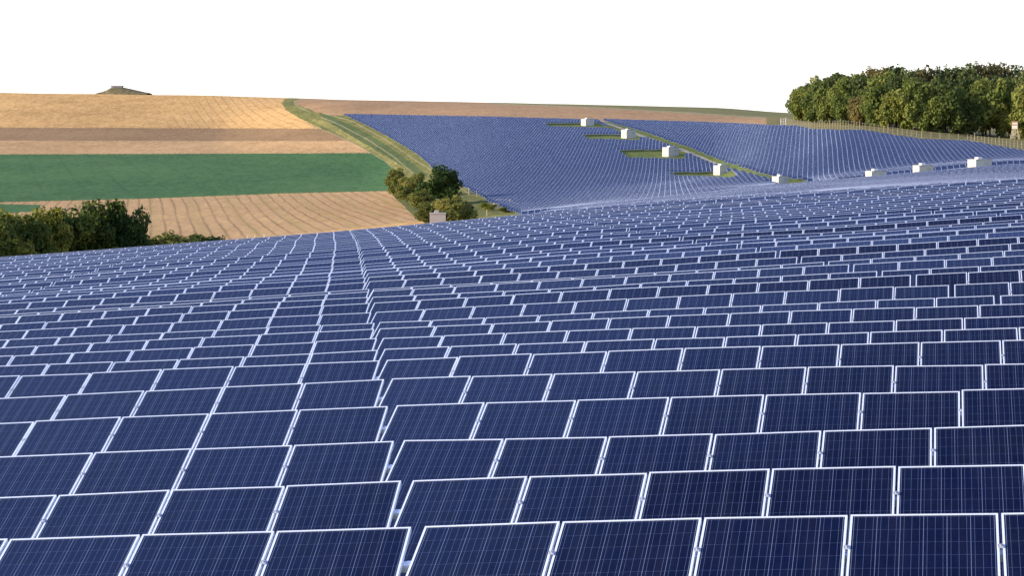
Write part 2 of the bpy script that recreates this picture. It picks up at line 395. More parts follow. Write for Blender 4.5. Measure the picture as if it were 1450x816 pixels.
LEFT16 = [(18.6,424.7),(68.6,421.3),(117,418),(165.7,414.1),(215.7,411.4),(265.7,408.2),(315.7,404.3),(420,398.6),(515,394.3)]
LEFT17 = [(38.7,418),(85.8,414.9),(132.8,413),(180.4,409.8),(227.5,406.9),(274.5,403.3),(400,396),(514,389)]
LEFT18 = [(9.3,417.4),(56.9,413.9),(101.5,411.5),(147,408.4),(192,405.5),(237,402.4),(400,391),(512,384)]
EXTRA = {10:[(1430.8,400)], 11:[(1370,385.9)], 12:[(1317.6,380.6),(1388.6,377)], 13:[(1272,370.6),(1338,367.6)],
         14:[(1232.4,366.7),(1294.5,363.3),(1357.8,359.4)], 15:[(1191.6,360.8),(1251,357),(1310.2,353.1),(1370,349.2)],
         16:[(1158,352.2),(1213,348.6),(1270,346),(1326.3,342.7),(1383.7,338.8)],
         17:[(1127.7,347.4),(1179.8,343.7),(1233.3,340.8),(1287.6,337.5),(1342,333.9),(1396,330.4)],
         18:[(1099.2,342.5),(1150.4,339.8),(1200.4,336.9),(1251.8,333.9),(1303.3,330),(1356,326.5),(1450,320.5)]}
CREST = [(-150,375.5),(0,364.5),(100,357.5),(200,349.5),(300,341.5),(400,334),(497,326),(560,320),(620,315),(700,307),(760,301.5),(820,297),
         (900,293),(1000,287.5),(1100,281.5),(1200,275),(1280,268),(1450,257),(1600,247)]
def lerp_ext(px, py, q):
    q = np.asarray(q, float)
    r = np.interp(q, px, py)
    m = min(3, len(px)-1)
    sl = (py[m]-py[0])/(px[m]-px[0]); sr = (py[-1]-py[-1-m])/(px[-1]-px[-1-m])
    r = np.where(q < px[0], py[0]+sl*(q-px[0]), r)
    return np.where(q > px[-1], py[-1]+sr*(q-px[-1]), r)
def smooth(px, py, q):
    """piecewise-linear reading smoothed a little along the row"""
    return sum(lerp_ext(px, py, q+d)*w for d, w in ((-40,.2),(0,.6),(40,.2)))

class Row: pass
rows = []
for k in range(19):
    L, R_ = ROWS[k]
    pts = [(x, y) for _, x, y in L] + [(x, y) for _, x, y in R_] + EXTRA.get(k, [])
    if k == 16: pts += LEFT16
    if k == 17: pts += LEFT17
    if k == 18: pts += LEFT18
    pts = sorted(set(pts))
    r = Row(); r.px = np.array([p[0] for p in pts]); r.py = np.array([p[1] for p in pts])
    r.xa, r.ya = R_[0][1], R_[0][2]
    r.Y = Y0 + DY*k
    rows.append(r)
xs_ref = np.array(list(range(-150, 1650, 50)), float)
d18 = smooth(rows[18].px, rows[18].py, xs_ref) - 382.5
cr = np.array(CREST); dcr = np.interp(xs_ref, cr[:,0], cr[:,1]) - 326.0
SEEN = {20:377.8,21:373.9,22:368,23:365.1,24:359.7,26:356.5,27:352,29:349.5,30:347,31:344,32:341.8,33:339.7,34:337.2,35:334.5,36:333,38:331,40:329.3,42:327.5,43:326}
kk_seen = sorted(SEEN)
for kk in range(19, 44):
    r = Row()
    hidden = kk not in SEEN
    ya = SEEN.get(kk) or (np.interp(kk, kk_seen, [SEEN[q] for q in kk_seen]) if kk > 20 else 380.0) + 1.2
    t = (382.5-ya)/(382.5-326.0)
    shape = d18*(1-t) + dcr*t
    ph = rnd.uniform(0, 6.28); am = rnd.uniform(.3, 1.0)*(0.4 if kk > 40 else 1)
    wob = am*np.sin(xs_ref/rnd.uniform(90, 190)+ph)
    wob = wob*np.clip(np.abs(xs_ref-515)/150, 0, 1) + (0.9 if hidden else 0)
    r.px = xs_ref; r.py = ya + shape + wob
    r.ya = ya; r.xa = float(np.interp(ya, [326, 340, 360, 382.5], [497.5, 507, 514, 518.7]))
    r.Y = Y0 + DY*kk
    rows.append(r)

def s_list():                                 # offsets of panel left edges along the row: three tables each side of the aisle
    R_, L_ = [], []
    for tb in range(4):
        for i in range(11): R_.append((tb, i, tb*(11*PITCH-.02+GAPW) + i*PITCH))
    for tb in range(4):
        for i in range(11): L_.append((tb, i, -GAPW - PW - tb*(11*PITCH-.02+GAPW) - i*PITCH))
    return R_, L_
SR, SL = s_list()

def row_point(r, s):
    """the top edge of a row, s metres along it from the aisle (negative: left of the aisle)"""
    s = np.asarray(s, float)
    psi = np.where(s >= 0, PSI_R, PSI_L)
    u0 = ray(r.xa, r.ya)[0]
    X = u0*r.Y + s*np.cos(psi); Y = r.Y - s*np.sin(psi)
    y = np.full(s.shape, r.ya, float)
    for _ in range(6):
        b = -(y-408)/F
        x = 725 + F*(X/Y)*(CT+b*ST)
        y = smooth(r.px, r.py, np.clip(x, -260, 1720))
    return X, Y, Y*ray(x, y)[1], x, y

# sample the tops for the ground beneath
gs = []
for r in rows:
    s = np.arange(-60, 60.1, 1.5)
    X, Y, Z, x, y = row_point(r, s)
    ok = (x > -420) & (x < 1900) & (Y > 6)
    gs.append(np.stack([X, Y+.75, Z-1.22], 1)[ok])
gs = np.concatenate(gs)
def H(X, Y):
    X = np.asarray(X, float); Y = np.asarray(Y, float)
    shp = X.shape; Xf, Yf = X.ravel(), Y.ravel()
    h = H_far(Xf, Yf)
    near = np.where(Yf < 260)[0]
    for c in range(0, len(near), 2000):
        idx = near[c:c+2000]
        d2 = (Xf[idx,None]-gs[None,:,0])**2 + (Yf[idx,None]-gs[None,:,1])**2
        nn = np.argpartition(d2, 5, axis=1)[:, :5]
        dd = np.take_along_axis(d2, nn, 1)
        w = 1/(dd+.3)**1.5
        hn = (gs[nn,2]*w).sum(1)/w.sum(1)
        dist = np.sqrt(dd.min(1))
        q = np.clip((dist-3)/60, 0, 1); q = q*q*(3-2*q)
        q = np.where(Yf[idx] < 60, 0, q)
        h[idx] = hn*(1-q) + h[idx]*q
    return h.reshape(shp)
def H1(x, y): return float(H(np.array([x]), np.array([y]))[0])

def ground_at(px, py, lo=150., hi=1400.):
    """first ground point on the sight line through a picture point"""
    u, v = ray(px, py)
    Ys = np.linspace(lo, hi, 1600)
    g = H(u*Ys, Ys); hit = np.where(g >= v*Ys)[0]
    Yh = Ys[hit[0]] if len(hit) else hi
    return float(u*Yh), float(Yh), H1(u*Yh, Yh)

def in_poly(px, py, poly):
    c = np.zeros(px.shape, bool); n = len(poly)
    for i in range(n):
        x0, y0 = poly[i]; x1, y1 = poly[(i+1) % n]
        if y0 == y1: continue
        m = ((y0 > py) != (y1 > py)) & (px < (x1-x0)*(py-y0)/(y1-y0)+x0)
        c ^= m
    return c

# ------------------------------------------------------------------ land use, outlined on the ground
GOLD = [(-2500,60),(425,60),(424,138),(404,139.5),(399,146),(404,155),(420,165),(445,178),(456,182),(330,181.5),(0,180.5),(-2500,180)]
BROWN = [(-2500,180),(0,180.5),(330,181.5),(456,182),(475,190),(494,199.5),(330,199.5),(0,199),(-2500,199)]
PINK = [(-2500,199),(0,199),(330,199.5),(494,199.5),(510,207),(527,216.5),(300,217.5),(0,218.5),(-2500,220)]
GREEN = [(-2500,220),(0,218.5),(300,217.5),(527,216.5),(545,228),(557,240),(553,255),(550,270),(400,273.5),(200,281),(0,286),(-2500,300)]
GREEN2 = [(-2500,303),(0,289),(58,290),(52,299),(0,303),(-2500,318)]
LOWER = [(-2500,300),(0,286.5),(200,281.5),(400,274),(549,270.5),(562,282),(580,300),(597,316),(640,350),(640,480),(-2500,480)]
EDGE = [(602,312),(560,317),(520,321),(440,330),(370,337.5),(300,344),(300,400),(600,400)]
TURF = [(527,216.5),(545,228),(557,240),(553,255),(550,270.5),(562,282),(580,300),(600,318),(620,360),(830,360),(830,304),(745,300),(705,287),(660,262),(620,240),(590,215),
        (560,197),(520,175),(488,160),(470,163),(450,161),(440,155),(420,148),(416,143),(428,138),(428,60),(424,60),(424,138),(404,139.5),(399,146),(404,155),(420,165),(445,178),(475,190),(494,199.5)]
DITCH = [(449,158),(470,165),(510,183),(545,204),(575,225),(606,247),(596,252),(562,230),(530,211),(495,191),(465,173)]
DRY = [(437,168),(455,170),(480,178),(515,196),(550,219),(575,243),(560,243),(540,222),(505,203),(470,185)]
RIGHT = [(428,60),(690,60),(690,146),(850,152),(980,159.5),(1110,168),(1125,178),(885,173),(770,169),(488,163),(470,163),(450,161),(440,155),(420,148),(416,143),(428,138)]
MEADOW = [(690,60),(2600,60),(2600,150),(1450,160),(1200,166),(1110,168),(980,159.5),(850,152),(690,146)]
STRAW = [(690,145.5),(850,151.5),(980,159),(1112,168),(1112,169.5),(980,161),(850,153),(690,146.8)]
PATH = [[(470,138),(434,138),(420,142),(416,146),(424,152),(440,159)], [(437,176),(470,189),(500,202),(527,217),(547,229),(562,243)],
        [(455,166),(480,176),(520,197),(556,221),(586,246)], [(462,161),(500,172),(545,197),(590,228),(640,258),(665,275)]]
FENCE_STRIP = [(1085,166),(1450,160),(2600,160),(2600,290),(1450,216),(1370,201),(1305,199),(1225,187),(1150,185),(1125,181),(1085,180)]
ROADS = [[(842,170),(870,178),(905,191),(930,200),(952,207),(976,216),(990,221),(1012,231),(1040,242),(1062,248),(1092,256)],[(745,303),(800,299)]]

def seg_dist(px, py, line):
    d = np.full(px.shape, 1e9)
    for (x0, y0), (x1, y1) in zip(line[:-1], line[1:]):
        dx, dy = x1-x0, y1-y0
        t = np.clip(((px-x0)*dx+(py-y0)*dy)/(dx*dx+dy*dy), 0, 1)
        d = np.minimum(d, np.hypot(px-x0-t*dx, py-y0-t*dy))
    return d

HUTS = [(832,178),(890,195.5),(949.5,221.5),(1022,247),(1105,262.5)]
HUT_XY = [ground_at(x, y, 385) for x, y in HUTS]

cols = np.concatenate([np.linspace(-2300, -60, 90), np.arange(-40, 1491, 1.8), np.linspace(1510, 3700, 90)])
Yr = [2.0]
while Yr[-1] < 60: Yr.append(Yr[-1]*1.07+.15)
while Yr[-1] < 240: Yr.append(Yr[-1]+4.0)
while Yr[-1] < 1220: Yr.append(Yr[-1]+max(1.1, Yr[-1]*.0029))
while Yr[-1] < 9000: Yr.append(Yr[-1]*1.12)
Yr = np.array(Yr)
UU, YY = np.meshgrid((cols-725)/F, Yr)
XX = UU*YY
HH = H(XX, YY)
nr, nc = XX.shape
V = np.stack([XX, YY, HH], -1).reshape(-1, 3)
idx = np.arange(nr*nc).reshape(nr, nc)
Q = np.stack([idx[:-1,:-1], idx[:-1,1:], idx[1:,1:], idx[1:,:-1]], -1).reshape(-1, 4)
cen = V[Q].mean(1)
fx, fy = project(cen[:,0], cen[:,1], cen[:,2])
jx = .8*np.sin(cen[:,0]*1.7+cen[:,1]*.3)+.6*np.sin(cen[:,1]*.9-cen[:,0]*.5); jy = .16*np.sin(cen[:,0]*3.1)+.12*np.sin(cen[:,0]*7.3+cen[:,1]*.21)
zx, zy = fx+jx*.6, fy+jy
far_ok = cen[:,1] > 200
zone = np.zeros(len(Q), int)                  # 0 = meadow grass under everything
def paint(i, m): zone[m & far_ok] = i
for i, poly in ((6, TURF), (8, RIGHT), (9, MEADOW), (1, GOLD), (2, BROWN), (3, PINK), (5, LOWER), (4, GREEN), (4, GREEN2), (1, EDGE), (7, DRY), (10, DITCH), (13, STRAW), (11, FENCE_STRIP)):
    paint(i, in_poly(zx, zy, poly))
for ln in PATH: paint(13, seg_dist(fx, fy, ln) < .6)
for ln in ROADS: paint(12, seg_dist(fx, fy*1.0, ln) < 1.3)

T = math.radians
M_GRASS = mat_field('meadow_grass', (.055,.078,.022), (.19,.21,.062), 1.4, mid=(.100,.138,.036))
M_GOLD = mat_field('wheat_stubble', (.44,.255,.092), (.73,.455,.185), .7, [(T(-12), 4.4, .55, .5, (.30,.18,.085), .8)], east=-172)
M_BROWN = mat_field('harrowed_soil', (.235,.145,.072), (.345,.220,.112), .8)
M_PINK = mat_field('pale_stubble', (.37,.225,.105), (.58,.375,.185), .7)
M_GREEN = mat_field('young_green_crop', (.034,.104,.034), (.080,.178,.060), .9, [(T(-14), 11.0, .6, .6, (.03,.085,.04), .5)])
M_LOWER = mat_field('stubble_with_tramlines', (.40,.24,.095), (.62,.40,.170), .9, [(T(-10), 2.7, .42, .8, (.17,.105,.05), .8), (T(-10), 9.0, 1.6, .7, (.36,.27,.10), .5)], mid=(.48,.31,.16))
M_TURF = mat_field('rough_verge_grass', (.07,.085,.025), (.30,.27,.075), 1.1, mid=(.15,.155,.045))
M_DRY = mat_field('dry_yellow_grass', (.14,.14,.045), (.38,.33,.10), .8)
M_RIGHT = mat_field('stubble_turned_over', (.29,.18,.092), (.45,.285,.155), .7)
M_MEADOW = mat_field('upland_meadow', (.14,.15,.055), (.24,.22,.09), .5)
M_DITCH = mat_field('dark_rank_grass', (.050,.085,.028), (.120,.150,.050), 1.0)
M_STRIP = mat_field('thin_dry_grass', (.12,.115,.040), (.26,.215,.085), 1.2)
M_ROAD = mat_field('gravel_road', (.24,.23,.23), (.36,.34,.33), 2.0)
M_PATH = mat_field('bare_earth_track', (.24,.21,.11), (.38,.33,.19), 1.5)
ZN = [('meadow_ground', M_GRASS), ('wheat_stubble_field', M_GOLD), ('harrowed_field', M_BROWN), ('pale_stubble_field', M_PINK), ('green_crop_field', M_GREEN),
      ('tramline_stubble_field', M_LOWER), ('grass_verge_ground', M_TURF), ('dry_grass_ground', M_DRY), ('turned_stubble_field', M_RIGHT), ('upland_meadow_ground', M_MEADOW),
      ('ditch_ground', M_DITCH), ('fence_strip_ground', M_STRIP), ('service_road', M_ROAD), ('farm_track', M_PATH)]
for i, (nm, mt) in enumerate(ZN):
    q = Q[zone == i]
    if not len(q): continue
    used, inv = np.unique(q, return_inverse=True)
    setp(link(nm, np_mesh(nm, V[used], inv.reshape(-1, 4), [mt], smooth=True)), kind='structure')

# ------------------------------------------------------------------ solar panels
row_tilt = [TILT + math.radians(rnd.gauss(0, .35 if k < 9 else 1.5)) for k in range(len(rows))]
def panel_frames(r, ss):
    """4x4 frames (columns: along the row, up the slope, out of the glass, bottom-centre) for panels with left edges ss"""
    ss = np.asarray(ss, float)
    X0, Y0_, Z0, x0, y0 = row_point(r, ss)
    X1, Y1_, Z1, x1, y1 = row_point(r, ss+PW)
    A = np.stack([X0, Y0_, Z0], 1); B = np.stack([X1, Y1_, Z1], 1)
    rr = B-A; rr /= np.linalg.norm(rr, axis=1)[:, None]
    nh = np.stack([-rr[:,1], rr[:,0], np.zeros(len(ss))], 1); nh /= np.linalg.norm(nh, axis=1)[:, None]
    tl = row_tilt[rows.index(r)]
    up = nh*math.cos(tl) + np.array([0, 0, 1.0])*math.sin(tl)
    up -= rr*(up*rr).sum(1)[:, None]; up /= np.linalg.norm(up, axis=1)[:, None]
    nn = np.cross(rr, up)
    org = (A+B)/2 - up*PH
    return rr, up, nn, org, (x0+x1)/2, (y0+y1)/2, x1-x0

FR_W = .016
fm = MB()
h = PW/2
fm.box(-h, -h+FR_W, 0, PH, -PT, 0); fm.box(h-FR_W, h, 0, PH, -PT, 0)
fm.box(-h+FR_W, h-FR_W, 0, FR_W, -PT, 0); fm.box(-h+FR_W, h-FR_W, PH-FR_W, PH, -PT, 0)
FRAME_ME = fm.mesh('frame', ALU)
cm = MB(); cm.box(-h+FR_W-.001, h-FR_W+.001, FR_W-.001, PH-FR_W+.001, -.012, -.004)
CELL_ME = cm.mesh('cell_sheet', CELLS)
km = MB()
for yy in (PH*.745,):
    km.box(h-.010, h+.030, yy-.022, yy+.022, .0015, .010, .002)
    km.tube((h+.010, yy, .006), (h+.010, yy, .019), .008)
CLAMP_ME = km.mesh('clamp', CLAMP)

ORD = ['', 'first', 'second', 'third', 'fourth', 'fifth', 'sixth', 'seventh', 'eighth', 'ninth', 'tenth', 'eleventh', 'twelfth', 'thirteenth', 'fourteenth',
       'fifteenth', 'sixteenth', 'seventeenth', 'eighteenth', 'nineteenth', 'twentieth']
def ordw(n):
    if n <= 20: return ORD[n]
    return {21:'twenty-first',22:'twenty-second',23:'twenty-third',24:'twenty-fourth',25:'twenty-fifth'}.get(n, str(n))

near, rest = [], []
for k, r in enumerate(rows):
    for side, SS in (('right', SR), ('left', SL)):
        ss = np.array([q[2] for q in SS])
        rr, up, nn, org, px, py, pw = panel_frames(r, ss)
        for i in range(len(ss)):
            if org[i][1] < 5 or px[i] < -230 or px[i] > 1690: continue
            vis = px[i]+pw[i]/2 > 0 and px[i]-pw[i]/2 < 1450 and py[i] < 812
            rec = (k, side, i, rr[i], up[i], nn[i], org[i], SS[i])
            if vis and len(near) < 300 and k <= 16: near.append(rec)
            else: rest.append(rec)

for (k, side, i, rr, up, nn, org, sinfo) in near:
    e = empty('solar_panel')
    M = Matrix(((rr[0], up[0], nn[0], org[0]), (rr[1], up[1], nn[1], org[1]), (rr[2], up[2], nn[2], org[2]), (0, 0, 0, 1)))
    M = M @ Matrix.Rotation(rnd.gauss(0, .0022), 4, 'X') @ Matrix.Rotation(rnd.gauss(0, .0015), 4, 'Y')
    e.matrix_world = M
    row = 'the front row' if k == 0 else ordw(k+1)+' row from the front'
    setp(e, f'solar panel in {row}, {ordw(i+1)} panel {side} of the aisle', 'solar panel', 'framed solar panels in rows on the near slope')
    link('frame', FRAME_ME, e); link('cell_sheet', CELL_ME, e)
    if sinfo[1] != (10 if side == 'right' else 0): link('clamp', CLAMP_ME, e)

# every further panel: a framed slab each, gathered by the thousand
def slabs(name, rr, up, nn, org, label, mats=(CELLS_UV, ALU)):
    n = len(org)
    a = org - rr*h; b = org + rr*h; c = b + up*PH; d = a + up*PH
    low = nn*PT
    V = np.stack([a, b, c, d, a-low, b-low, c-low, d-low], 1).reshape(-1, 3)
    base = (np.arange(n)*8)[:, None, None]
    f = np.array([[0,1,2,3],[4,5,1,0],[5,6,2,1],[6,7,3,2],[7,4,0,3],[7,6,5,4]])
    Q = (base + f[None]).reshape(-1, 4)
    uv = np.tile(np.array([[0,0],[1,0],[1,1],[0,1]] + [[.5,.001]]*20, float), (n, 1))
    mi = np.tile(np.array([0,1,1,1,1,1]), n)
    o = link(name, np_mesh(name, V, Q, list(mats), mi, uv))
    return setp(o, label, 'solar panels', kind='stuff')
rest_a = [np.array([q[j] for q in rest]) for j in (3, 4, 5, 6)]
print('near', len(near), 'rest', len(rest))

# the slopes beyond: rows on an even grid over the land
LEFTB = [(488,160.5),(700,164.5),(822,168),(846,168),(862,178.5),(882,188),(926,196.5),(952,205),(989,222),(1019,233),(1069,246),(1094,252),(1100,262),(1200,268),(1100,300),(790,310),
         (745,300),(705,287),(660,262),(620,240),(590,215),(560,197),(520,175)]
RIGHTB = [(854,167.5),(1000,172),(1090,176),(1125,177),(1150,182),(1225,183.5),(1305,196),(1370,198),(1450,212),(1700,252),(1700,330),(1150,330),(1160,256),(1140,251),(1092,245),(1024,226),
          (999,215.5),(980,207),(952,198),(925,188),(901,180.5)]
POCK = [[(766,172.5),(848,171.5),(866,180.5),(780,178)], [(822,188),(905,187),(907,197.5),(833,195.5)], [(874,210),(966,208),(968,224),(889,222)],
        [(943,241),(1042,239),(1041,250.5),(1006,249.5),(956,247.5)], [(1024,260),(1122,257),(1122,270),(1084,269),(1030,265)]]
BAND = [(757,303),(800,290),(900,281),(1000,270),(1100,261),(1200,252),(1450,230),(1700,205),(1700,300),(1450,275),(1200,300),(1000,315),(850,320),(770,320)]
def lattice(deg, u0, u1, v0, v1, stagger=False):
    p_ = T(deg)
    er_, en_ = np.array([math.cos(p_), -math.sin(p_)]), np.array([math.sin(p_), math.cos(p_)])
    iv = np.arange(int(v0/2.75), int(v1/2.75)); IU, IV = np.meshgrid(np.arange(-330, 420), iv)
    su = IU*PITCH + (rng.uniform(0, PITCH, len(iv))[IV-iv[0]] if stagger else 0)
    x = (su*er_[0] + IV*2.75*en_[0]).ravel(); y = (su*er_[1] + IV*2.75*en_[1]).ravel()
    k = (y > 128) & (x/np.maximum(y, 1) > u0) & (x/np.maximum(y, 1) < u1)
    return x[k], y[k], np.full(k.sum(), p_)
parts = [lattice(9.5, -.13, .31, 105, 345, True), lattice(4.2, -.13, .16, 325, 1045), lattice(8.0, .03, .31, 325, 1045)]
lid = np.concatenate([np.full(len(q[0]), i) for i, q in enumerate(parts)])
gx, gy, gp = (np.concatenate([q[j] for q in parts]) for j in range(3))
gz = H(gx, gy)
tx, ty = project(gx, gy, gz+1.2)
onb = (gy > 330) & ((in_poly(tx, ty, LEFTB) & (lid == 1)) | (in_poly(tx, ty, RIGHTB) & ~in_poly(tx, ty, LEFTB) & (lid == 2)))
for p in POCK: onb &= ~(in_poly(tx, ty, p) & (gy > 420))
onb &= ~((gy < 355) & (tx > 1190))           # the lane behind the ridge
onb |= (gy <= 337) & (lid == 0) & in_poly(tx, ty, BAND)
for hx, hy, hz_ in HUT_XY:
    onb &= ~((np.abs(gx-hx-.6) < 3.6) & (np.abs(gy-hy) < 4.6))
cand = np.where(onb & (gy < 240))[0]
for c in cand:                                # leave a lane behind the last measured row
    if ((gx[c]-gs[:,0])**2+(gy[c]-gs[:,1])**2).min() < 16: onb[c] = False
gx, gy, gp = gx[onb], gy[onb], gp[onb]
ec, es = np.cos(gp), -np.sin(gp)
z0 = H(gx-ec*.5, gy-es*.5)+1.2; z1 = H(gx+ec*.5, gy+es*.5)+1.2
rr = np.stack([ec, es, z1-z0], 1); rr /= np.linalg.norm(rr, axis=1)[:, None]
nh = np.stack([-rr[:,1], rr[:,0], 0*gx], 1); nh /= np.linalg.norm(nh, axis=1)[:, None]
up = nh*math.cos(TILT)+np.array([0,0,1.])*math.sin(TILT); up -= rr*(up*rr).sum(1)[:, None]; up /= np.linalg.norm(up, axis=1)[:, None]
nn = np.cross(rr, up)
org = np.stack([gx, gy, (z0+z1)/2], 1) - up*PH
print('far panels', len(org))
slabs('solar_panels', np.concatenate([rest_a[0], rr]), np.concatenate([rest_a[1], up]), np.concatenate([rest_a[2], nn]), np.concatenate([rest_a[3], org]),
      'mass of small distant blue solar panels filling the slopes behind the front rows')

# ------------------------------------------------------------------ the racks seen through the aisle
def rack(k, side):
    r = rows[k]
    SS = SR if side == 'right' else SL
    ss = np.array([q[2] for q in SS[:11]])
    rr, up, nn, org, px, py, pw = panel_frames(r, ss)
    ok = [i for i in range(11) if -150 < px[i] < 1600 and org[i][1] > 5]
    if not ok: return
    inner = org[0]
    e = empty('mounting_rack', (inner[0], inner[1], H1(inner[0], inner[1])))
    setp(e, f'grey steel rack under the {ordw(k+1)} row, {side} of the aisle', 'mounting rack', 'steel racks carrying the near panel rows')
    inv = Matrix.Translation(-Vector(e.location))
    def P(i, x, y, z): return Vector(org[i]) + Vector(rr[i])*x + Vector(up[i])*y + Vector(nn[i])*z - Vector(e.location)
    for yy in (PH*.745, PH*.24):                    # the two rails, bent with the row
        m = MB()
        for i in ok:
            ex0 = -h - (.052 if (side == 'right' and i == 0) else .012); ex1 = h + (.046 if (side == 'left' and i == 0) else .012)
            c = [P(i, ex, yy+dy, z) for ex in (ex0, ex1) for dy in (-.028, .028) for z in (-PT-.062, -PT-.002)]
            n = len(m.v); m.v += [tuple(q) for q in c]
            m.f += [tuple(n+j for j in f) for f in ((0,1,3,2),(4,6,7,5),(0,4,5,1),(2,3,7,6),(1,5,7,3),(0,2,6,4))]
        m.build('rail', ALU, e)
    for i in ok[::3]:
        off = .30 if side == 'left' else -.30
        head = P(i, off, PH*.45, -PT-.075)
        foot = Vector((head.x, head.y, H1(org[i][0]+rr[i][0]*off, org[i][1]+.8) - e.location.z - .3))
        m = MB(); m.tube(foot, head, .05, sides=8); m.build('post', STEEL, e)
        m = MB(); m.tube(P(i, off, PH*.15, -PT-.085), P(i, off, PH*.68, -PT-.085), .03, sides=4)
        m.tube(foot.lerp(head, .55), P(i, off, PH*.66, -PT-.09), .02, sides=5)
        m.build('brace', STEEL, e)
for k in range(8):
    rack(k, 'left'); rack(k, 'right')

# ------------------------------------------------------------------ transformer huts
M_HUT = mat_plain('pale_render', (.66, .62, .57), .8, 0, .05, 1.5)
M_HUTROOF = mat_plain('grey_concrete_roof', (.40, .38, .37), .85, 0, .1, 2)
M_HUTDOOR = mat_plain('painted_steel_door', (.54, .50, .46), .5, .1, .05, 2)
M_WHITE = mat_plain('white_paint', (.82, .82, .80), .5, 0, .03, 3)
M_VENT = mat_plain('louvre_grey', (.33, .32, .32), .6, .2, .1, 8)
M_SHADEGREY = mat_plain('shade_grey_wall', (.40, .36, .35), .85, 0, .15, 1.2)  # hut wall colour greyed to stand for shade; also colours the cabinet
def hut(px, py, Yd, wpx, hpx, label, b=36, ratio=1.45, shaded=False, mats=None):
    """px, py: foot of the near corner's middle in the picture; b: turn of the bright end wall"""
    if Yd > 420: Yd = ground_at(px, py, 385)[1]+.8
    u, v = ray(px, py)
    X, Y = float(u*Yd), float(Yd); Z = H1(X, Y)
    k = Yd/F
    W = wpx*k/(math.cos(math.radians(b))*ratio + math.sin(math.radians(b))*1.0)      # end wall width; side wall = ratio*W
    W = max(1.6, W); L = ratio*W
    top = float(Yd*ray(px, py-hpx)[1])
    Hh = max(1.9, top-Z)
    e = empty('transformer_hut', (X, Y, Z-.15), -math.radians(90-b) + math.pi/2)
    setp(e, label, 'transformer hut', 'pale transformer huts between the solar panels')
    wall = M_SHADEGREY if shaded else M_HUT
    m = MB(); m.box(-L/2, L/2, -W/2, W/2, 0, Hh-.12); m.build('body', wall, e)
    m = MB(); m.box(-L/2-.07, L/2+.07, -W/2-.07, W/2+.07, Hh-.118, Hh, .03); ro = m.build('roof', M_HUTROOF, e)
    m = MB(); m.box(-L*.22, L*.08, -W*.2, W*.2, Hh+.002, Hh+.34, .04); m.build('roof_vent', M_WHITE if not shaded else M_SHADEGREY, ro)
    m = MB()
    m.box(-L/2-.035, -L/2-.004, -W*.40, -W*.01, .12, Hh*.86); m.box(-L/2-.035, -L/2-.004, W*.01, W*.40, .12, Hh*.86)
    d = m.build('door', M_HUTDOOR if not shaded else M_SHADEGREY, e)
    m = MB(); m.box(-L/2-.075, -L/2-.037, -W*.06, -W*.03, Hh*.42, Hh*.50); m.build('handle', M_VENT, d)
    m = MB()
    for q in range(5): m.box(L*.05, L*.36, -W/2-.03, -W/2-.004, Hh*.52+q*.11, Hh*.52+q*.11+.075)
    m.build('vent_grille', M_VENT if shaded else M_HUTDOOR, e)
    return e
hut(832, 178, 745, 18.5, 10.5, 'smallest white transformer hut, at the top edge of the distant solar field')
hut(890, 195.5, 655, 20.5, 12.5, 'white transformer hut, second from the top of the distant solar field')
hut(949.5, 221.5, 575, 23, 14, 'white transformer hut, third from the top, at the bend of the service road')
hut(1022, 247, 538, 23.5, 14, 'white transformer hut, fourth down the distant field, beside a green grass pocket')
hut(1105, 262.5, 500, 24, 14, 'white transformer hut, lowest of five along the service road, just above the ridge')
hut(1240, 258, 350, 27, 16, 'low white transformer hut half sunk behind the ridge, leftmost of three', b=30, ratio=1.9)
hut(1307, 250, 350, 28, 17.5, 'middle one of three pale transformer huts behind the right ridge', b=30, ratio=1.9)
hut(1387, 243, 348, 34, 19, 'largest pale transformer hut, rightmost of three behind the ridge', b=30, ratio=1.7)
hut(620, 330, 300, 23, 30, 'grey hut in shade behind the near panels, beside the bushes', b=2, ratio=1.2, shaded=True)

# ------------------------------------------------------------------ trees
M_BARK = mat_plain('bark', (.10, .075, .055), .9, 0, .3, 4)
LEAF = {
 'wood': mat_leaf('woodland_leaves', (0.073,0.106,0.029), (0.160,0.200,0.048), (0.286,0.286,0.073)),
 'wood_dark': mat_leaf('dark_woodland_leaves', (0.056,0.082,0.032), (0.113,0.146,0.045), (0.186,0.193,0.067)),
 'wood_rust': mat_leaf('turning_leaves', (0.086,0.082,0.035), (0.166,0.146,0.053), (0.266,0.200,0.073)),
 'olive': mat_leaf('olive_shrub_leaves', (0.093,0.113,0.029), (0.200,0.213,0.053), (0.346,0.313,0.093)),
 'deep': mat_leaf('deep_green_leaves', (0.016,0.035,0.011), (0.041,0.078,0.019), (0.101,0.142,0.030)),
 'hedge': mat_leaf('dark_hedge_leaves', (0.046,0.079,0.020), (0.127,0.167,0.033), (0.437,0.397,0.066)),  # golden third tone stands in for sunlit tops, scattered by noise
}
